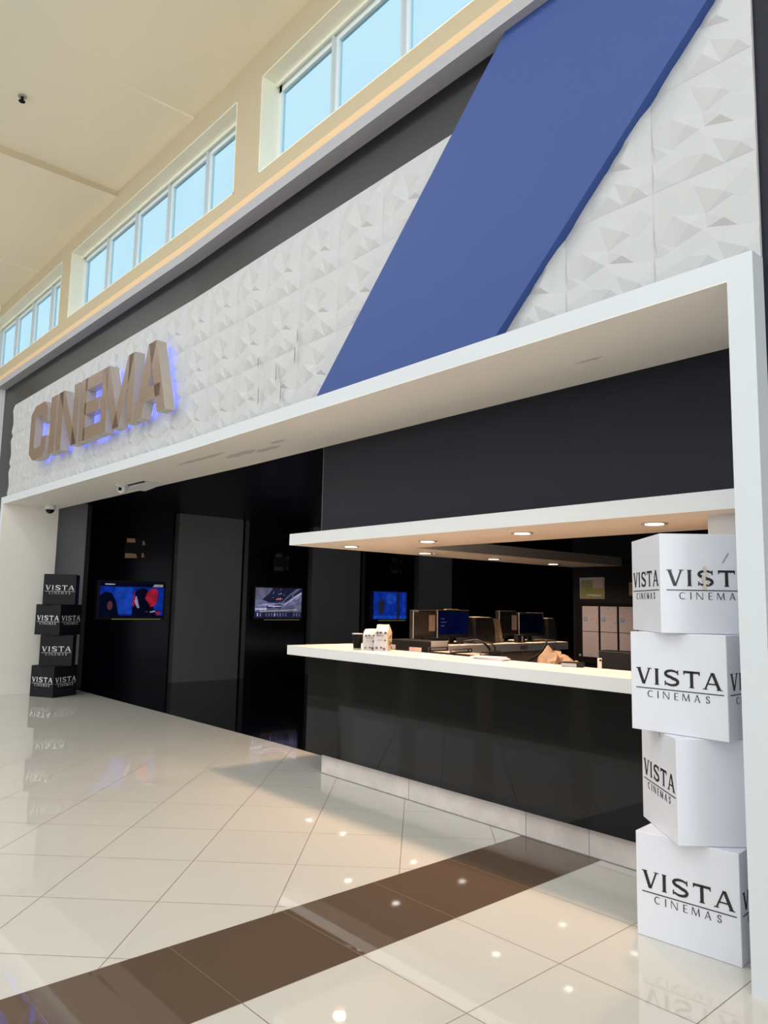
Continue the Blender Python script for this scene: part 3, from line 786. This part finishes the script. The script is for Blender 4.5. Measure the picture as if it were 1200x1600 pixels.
b = MB(); b.box(.236, .246, -.09, .12, 0, .21, M_LITEP); b.build('side_trim', r)


def desk_tray(loc, w, d, n, label, m, name='desk_tray'):
    r = thing(name, label, 'tray', loc, 0, None, False)
    for k in range(n):
        b = MB(); z = .03 + k * .042
        b.box(-w / 2, w / 2, -d / 2, d / 2, z, z + .004, m)
        b.box(-w / 2, w / 2, -d / 2, -d / 2 + .006, z, z + .014, m); b.box(-w / 2, -w / 2 + .006, -d / 2, d / 2, z, z + .022, m); b.box(w / 2 - .006, w / 2, -d / 2, d / 2, z, z + .022, m)
        b.build('tray_shelf', r)
        p = MB(); p.box(-w / 2 + .02, w / 2 - .03, -d / 2 + .02, d / 2 - .02, z + .004, z + .013, M_PAPERW if (k % 2) else M_PINKP); p.build('papers', r)
    for sx_ in (-1, 1):
        f = MB(); f.tube([(sx_ * w / 2, -d / 2, 0), (sx_ * w / 2, -d / 2, .03 + n * .042), (sx_ * w / 2, d / 2, .03 + n * .042), (sx_ * w / 2, d / 2, 0)], .006, M_CABLE); f.build('wire_frame', r)
    return r


desk_tray((-4.42, 4.56, .98), .25, .22, 3, 'black letter tray with white papers, right of the ticket printer', M_DARKP)
desk_tray((-4.13, 4.58, .98), .31, .24, 3, 'wider black wire file tray with reddish papers behind the envelope stack', M_DARKP)
for k, (dx, a) in enumerate(((0, 3), (.01, -4), (-.005, 2))):
    o = MB(); o.box(-.12, .12, -.06, .06, 0, .008, M_PAPERW, .001)
    ob = o.build('paper_stack' if False else 'envelope', None, loc=(-3.60 + dx, 4.14 + dx, 1.11 + k * .0085), rz=math.radians(14 + a))
    tag(ob, ['white envelope on the countertop, bottom of the stack', 'white envelope on the countertop, middle of the stack', 'white envelope on the countertop, top of the stack'][k], 'envelope', 'envelopes stacked on the counter')
o = MB(); o.box(-.05, .05, -.035, .035, 0, .002, M_PAPERW); tag(o.build('paper_slip', None, loc=(-3.80, 4.16, 1.11), rz=.3), 'small white slip lying left of the envelopes on the counter', 'paper')


# crumpled tan paper
def crumple(loc, sx_, sy_, sz_, m, label, seed):
    rnd = random.Random(seed); bm_ = MB(); bm_.mi(m)
    bmesh.ops.create_icosphere(bm_.bm, subdivisions=3, radius=1)
    for v in bm_.bm.verts:
        n = v.co.normalized(); f = 1 + .35 * math.sin(5 * n.x + seed) * math.cos(4 * n.y) + rnd.uniform(-.13, .13)
        v.co = Vector((n.x * sx_ * f, n.y * sy_ * f, max(-sz_ * .5, n.z * sz_ * f)))
    for v in bm_.bm.verts: v.co.z += sz_ * .5
    o = bm_.build('crumpled_paper', None, loc=loc, rz=.3); return tag(o, label, 'paper', 'crumpled tan papers')


crumple((-3.36, 4.55, 1.02), .10, .07, .11, M_TAN, 'crumpled tan paper bundle on the counter, left lump', 3)
crumple((-3.17, 4.50, 1.0), .085, .06, .09, M_TAN, 'crumpled tan paper bundle on the counter, right lump beside the small box', 9)
o = MB(); o.box(-.30, .24, -.15, .15, 0, .04, M_TAN, .01); tag(o.build('flat_parcel', None, loc=(-3.40, 4.62, .98), rz=.1), 'flat tan parcel under the crumpled papers', 'parcel')
r = thing('small_carton', 'small dark carton with pale patterned edge at the counter edge', 'carton', (-2.93, 4.20, 1.11), math.radians(20), None, False)
b = MB(); b.box(-.07, .07, -.03, .03, 0, .032, M_DARKP, .003); b.build('carton_body', r)
b = MB(); b.box(-.068, .03, -.0315, -.029, .003, .024, M_LITEP); b.build('pale_print', r)
r = thing('keyboard', 'flat black keyboard lying behind the small carton', 'keyboard', (-2.72, 4.56, .98), math.radians(6), None, False)
b = MB(); b.box(-.22, .22, -.08, .08, 0, .1, M_DARKP, .006); b.build('case', r)
b = MB()
for i in range(14):
    for j in range(4): b.box(-.205 + i * .029, -.182 + i * .029, -.065 + j * .033, -.04 + j * .033, .1, .106, M_GREYP)
b.build('keys', r)
r = thing('black_terminal', 'black desk terminal with pale edge strip beside the white boxes', 'terminal', (-2.80, 4.78, .98), math.radians(3), None, False)
b = MB(); b.box(-.29, .35, -.03, .10, 0, .215, M_DARKP, .008); b.build('terminal_case', r)
b = MB(); b.box(-.295, -.262, -.034, -.029, .04, .16, M_PAPERW); b.build('edge_label', r)
b = MB(); b.cyl((-.27, -.036, .145), .008, .006, M_DARKP, axis=1, seg=10); b.build('button', r)


# computer screens on the side arm, facing +x
def monitor(y0, y1, z1, x, label, screen, stand=True, note=False, lit=False, yaw=0., mark=False):
    w = y1 - y0
    r = thing('computer_monitor', label, 'monitor', (x, (y0 + y1) / 2, 1.11), yaw, 'monitors on the counter side arm', False)
    h = z1 - 1.11; zb = .06
    b = MB(); b.box(-.035, .02, -w / 2, w / 2, zb, h, M_DARKP, .005); b.build('bezel', r)
    s = MB(); s.box(.0195, .0215, -w / 2 + .02, w / 2 - .02, zb + .035, h - .02, screen)
    if lit:
        for k in range(3): s.box(.0215, .0222, -w / 2 + .05, -w / 2 + .05 + .05 + .03 * (k % 2), h - .09 - k * .035, h - .083 - k * .035, emat('screen_text', (.12, .13, .3), .5))
    s.build('screen', r)
    b = MB(); b.box(-.02, .0, -.03, .03, .01, zb + .03, M_DARKP, .003); b.box(-.08, .08, -.09, .09, 0, .012, M_DARKP, .004); b.build('stand', r)
    if note:
        p = MB(); p.box(.022, .024, w / 2 - .09, w / 2 - .005, h * .38, h * .86, M_TAN if mark else M_PINKP); p.build('paper_note', r)
    if mark:
        p = MB(); p.box(.0205, .0225, -w / 2 + .02, -w / 2 + .07, h - .016, h - .008, M_INKG); p.build('maker_mark', r)
    e = MB(); e.box(.016, .0225, -w / 2, -w / 2 + .006, zb, h, M_LITEP); e.build('edge_trim', r)
    return r


M_SCRG = mat('dull_screen', (.045, .038, .032), .2, noise=.4, nscale=5)
monitor(4.985, 5.285, 1.443, -5.33, 'dull dark monitor with a tan note, leftmost on the counter arm', M_SCRG, note=True, mark=True)
m2 = monitor(5.285, 5.75, 1.447, -5.30, 'monitor with a dark blue lit screen, behind the letter tray', emat('monitor_blue', (.0015, .003, .026), 1), lit=True)
b = MB(); b.box(-.02, .02, -.1, .08, .338, .348, M_TAN); b.build('paper_strip', m2)
monitor(6.262, 6.56, 1.447, -5.33, 'dull dark monitor with a small note, beside the tan paper sheaf', mat('dull_screen_dark', (.012, .011, .012), .2), note=True)
monitor(6.56, 7.0, 1.43, -5.30, 'black monitor with a faint blue screen, farthest on the counter arm', emat('monitor_dark', (.0006, .0008, .0035), 1))


def printer_case(y, z1, w, label):
    r = thing('desktop_case', label, 'computer case', (-5.33, y, 1.11), 0, None, False)
    h = z1 - 1.11
    b = MB(); b.prism([(-w / 2, 0), (w / 2, 0), (w / 2 - .005, h * .55), (w / 2 - .04, h), (-w / 2, h)], 0, -.16, .12, M_DARKP); b.build('case', r)
    b = MB(); b.box(-.14, .10, -w / 2, w / 2 - .04, h, h + .006, M_LITEP); b.build('top_edge', r)
    b = MB(); b.box(.119, .123, -w * .05, w * .12, h * .22, h * .30, M_GREYP); b.build('badge', r)


printer_case(5.93, 1.372, .30, 'black computer case with rounded corner, right of the blue lit monitor')
printer_case(7.075, 1.365, .16, 'small black case at the far end of the counter arm')
# sheaf of tan paper leaning
mb = MB(); mb.prism([(-.05, 0), (.13, 0), (.07, .24), (-.085, .265)], 0, -.03, .02, M_TAN)
for k in range(5): mb.prism([(-.02 + k * .03, .01), (-.017 + k * .03, .01), (-.038 + k * .026, .24), (-.041 + k * .026, .24)], 0, .0195, .0215, M_INKL)
tag(mb.build('paper_sheaf', None, loc=(-5.28, 6.14, 1.11)), 'tan sheaf of papers leaning between black case and monitor', 'paper')
r = thing('card_reader', 'small black card reader with a white strip under the dull monitor', 'card reader', (-5.16, 6.42, 1.11), 0, None, False)
b = MB(); b.box(-.03, .03, -.06, .06, 0, .085, M_DARKP, .006); b.build('reader_body', r)
b = MB(); b.box(.0295, .032, .0, .02, .01, .07, M_PAPERW); b.build('white_strip', r)
o = MB(); o.box(-.002, .002, -.06, .06, -.02, .02, M_INKL); tag(o.build('rating_label', None, loc=(-5.047, 6.35, 1.068)), 'small dark printed label stuck to the counter arm edge', 'label')
o = MB(); o.box(-.002, .002, -.05, .05, -.02, .02, M_INKB); tag(o.build('rating_label', None, loc=(-5.047, 6.75, 1.068)), 'small blue printed label stuck to the counter arm edge', 'label')


def cable(pts, label, r=.007):
    n = len(pts); P = [Vector(p) for p in pts]; out = []
    for k in range(n - 1):
        p0, p1, p2, p3 = P[max(k - 1, 0)], P[k], P[k + 1], P[min(k + 2, n - 1)]
        for t in range(6):
            t /= 6; out.append(.5 * ((2 * p1) + (-p0 + p2) * t + (2 * p0 - 5 * p1 + 4 * p2 - p3) * t * t + (-p0 + 3 * p1 - 3 * p2 + p3) * t ** 3))
    out.append(P[-1]); m = MB(); m.tube(out, r, M_CABLE); tag(m.build('power_cable'), label, 'cable', 'cables over the counter arm edge')


cable([(-5.25, 5.6, 1.13), (-5.1, 5.68, 1.15), (-5.02, 5.76, 1.08), (-5.02, 5.78, .985)], 'black cable dropping over the arm edge below the blue lit monitor, left one', .010)
cable([(-5.25, 5.75, 1.12), (-5.08, 5.83, 1.125), (-5.03, 5.86, 1.08), (-5.03, 5.86, .985)], 'black cable dropping over the arm edge below the black case')
cable([(-5.2, 6.7, 1.13), (-5.03, 6.72, 1.13), (-5.0, 6.55, 1.0), (-4.99, 6.2, .88), (-5.02, 5.8, .82)], 'black cable sagging along the arm edge under the far monitor', .009)
cable([(-5.2, 6.9, 1.13), (-5.03, 6.88, 1.125), (-4.99, 6.75, 1.02), (-4.98, 6.45, .90)], 'thin black cable sagging at the far end of the arm', .006)

# ------------------------------------------------------------------ papers on the office wall
YW = 8.2
r = thing('notice_board', 'black notice board holding rows of printed sheets', 'notice board', (-5.66, YW - .03, .80), 0, None, False)
b = MB(); b.box(0, 1.75, .0, .028, 0, .76, M_BOARD, .004); b.build('board', r)
b = MB(); b.cyl((.07, -.004, .10), .014, .01, M_LITEP, axis=1, seg=12); b.build('pin', r)
for j in range(2):
    for i in range(6):
        x = -5.55 + i * .262; z = (1.205, .885)[j]
        lab = '%s sheet of the notice board, %s' % (('upper', 'lower')[j], ['first from the left', 'second from the left', 'third from the left', 'fourth from the left', 'fifth from the left', 'sixth from the left'][i])
        s = thing('notice_sheet', 'white printed ' + lab, 'paper', (x, YW - .034, z), 0, 'sheets pinned to the notice board', False)
        b = MB(); b.box(0, .232, 0, .003, 0, .312, M_PAPER); b.build('sheet', s)
        b = MB()
        b.box(.105, .125, -.001, .0005, .285, .300, M_INKL)
        if j == 0:
            b.box(.02, .075, -.001, .0005, .125, .175, M_INKB); b.box(.035, .060, -.0015, -.0005, .145, .165, M_PAPER); b.box(.09, .19, -.001, .0005, .15, .156, M_INKL); b.box(.205, .22, -.001, .0005, .10, .115, M_INKB)
            for k in range(3): b.box(.03, .20, -.001, .0005, .25 - k * .02, .252 - k * .02, M_INKL)
        else:
            for k in range(8): b.box(.04, .20 - (k % 3) * .02, -.001, .0005, .255 - k * .022, .2575 - k * .022, M_INKL)
            b.box(.10, .14, -.001, .0005, .02, .035, M_INKL)
        b.build('printing', s)
s = thing('wall_poster', 'olive green poster in a clear sleeve above the notice board', 'poster', (-5.60, YW - .012, 1.61), 0, None, False)
b = MB(); b.box(0, .365, 0, .01, 0, .27, mat('sleeve', (.22, .20, .20), .15)); b.build('sleeve', s)
b = MB(); b.box(.025, .35, -.003, .001, .01, .24, M_GREEN); b.build('poster_sheet', s)
b = MB(); b.box(.20, .35, -.006, -.003, .14, .272, M_PINKP); b.build('pale_note', s)
b = MB(); b.prism([(.1, .045), (.30, .03), (.33, .05), (.12, .06)], 1, -.006, -.003, M_PAPER); b.build('glare_strip', s) if False else b.build('painted_glare', s)  # glare on the sleeve painted as a pale strip
s = MB(); s.box(0, .22, -.01, 0, 0, .16, M_TAN); tag(s.build('wall_note', None, loc=(-4.90, YW, 1.655)), 'tan note on the dark wall beside the topmost white box', 'paper')

# ------------------------------------------------------------------ the rest of the mall (seen only in reflections)
mb = MB()
mb.box(-46, 14, -12.6, -12.4, 0, .25, M_CREAM); mb.box(-46, 14, -12.6, -12.4, 2.9, 3.3, M_CREAM); mb.box(-46, 14, -12.6, -12.4, 5.9, 7.1, M_CREAM)
for x in range(-46, 15, 4): mb.box(x - .3, x + .3, -12.6, -12.3, 0, 7.0, M_CREAM)
struct(mb.build('wall_opposite'), 'cream wall and columns on the other side of the mall')
mb = MB(); mb.box(-46, 14, -12.9, -12.8, .2, 2.9, M_FASCIA); struct(mb.build('wall_opposite_shopfronts'), 'dark shop fronts on the other side of the mall')

# mall ceiling downlights that glint in floor and glass
lamp_spots = [(x, y) for y in (-6.7, -9.4) for x in (-24.2, -22.1, -18.35, -16.2, -12.55, -10.45)]
for n, (x, y) in enumerate(lamp_spots):
    r = thing('ceiling_downlight', 'round white downlight in the mall ceiling', 'light', (x, y, 7.03 if x > -9.6 else (6.93 if x > -15 else 6.855)), 0, 'mall ceiling downlights', False)
    b = MB(); b.cyl((0, 0, -.01), .13, .02, M_LITEP, seg=20); b.build('trim_ring', r)
    b = MB(); b.cyl((0, 0, -.022), .10, .006, M_MLAMP, seg=20); b.build('lens', r)
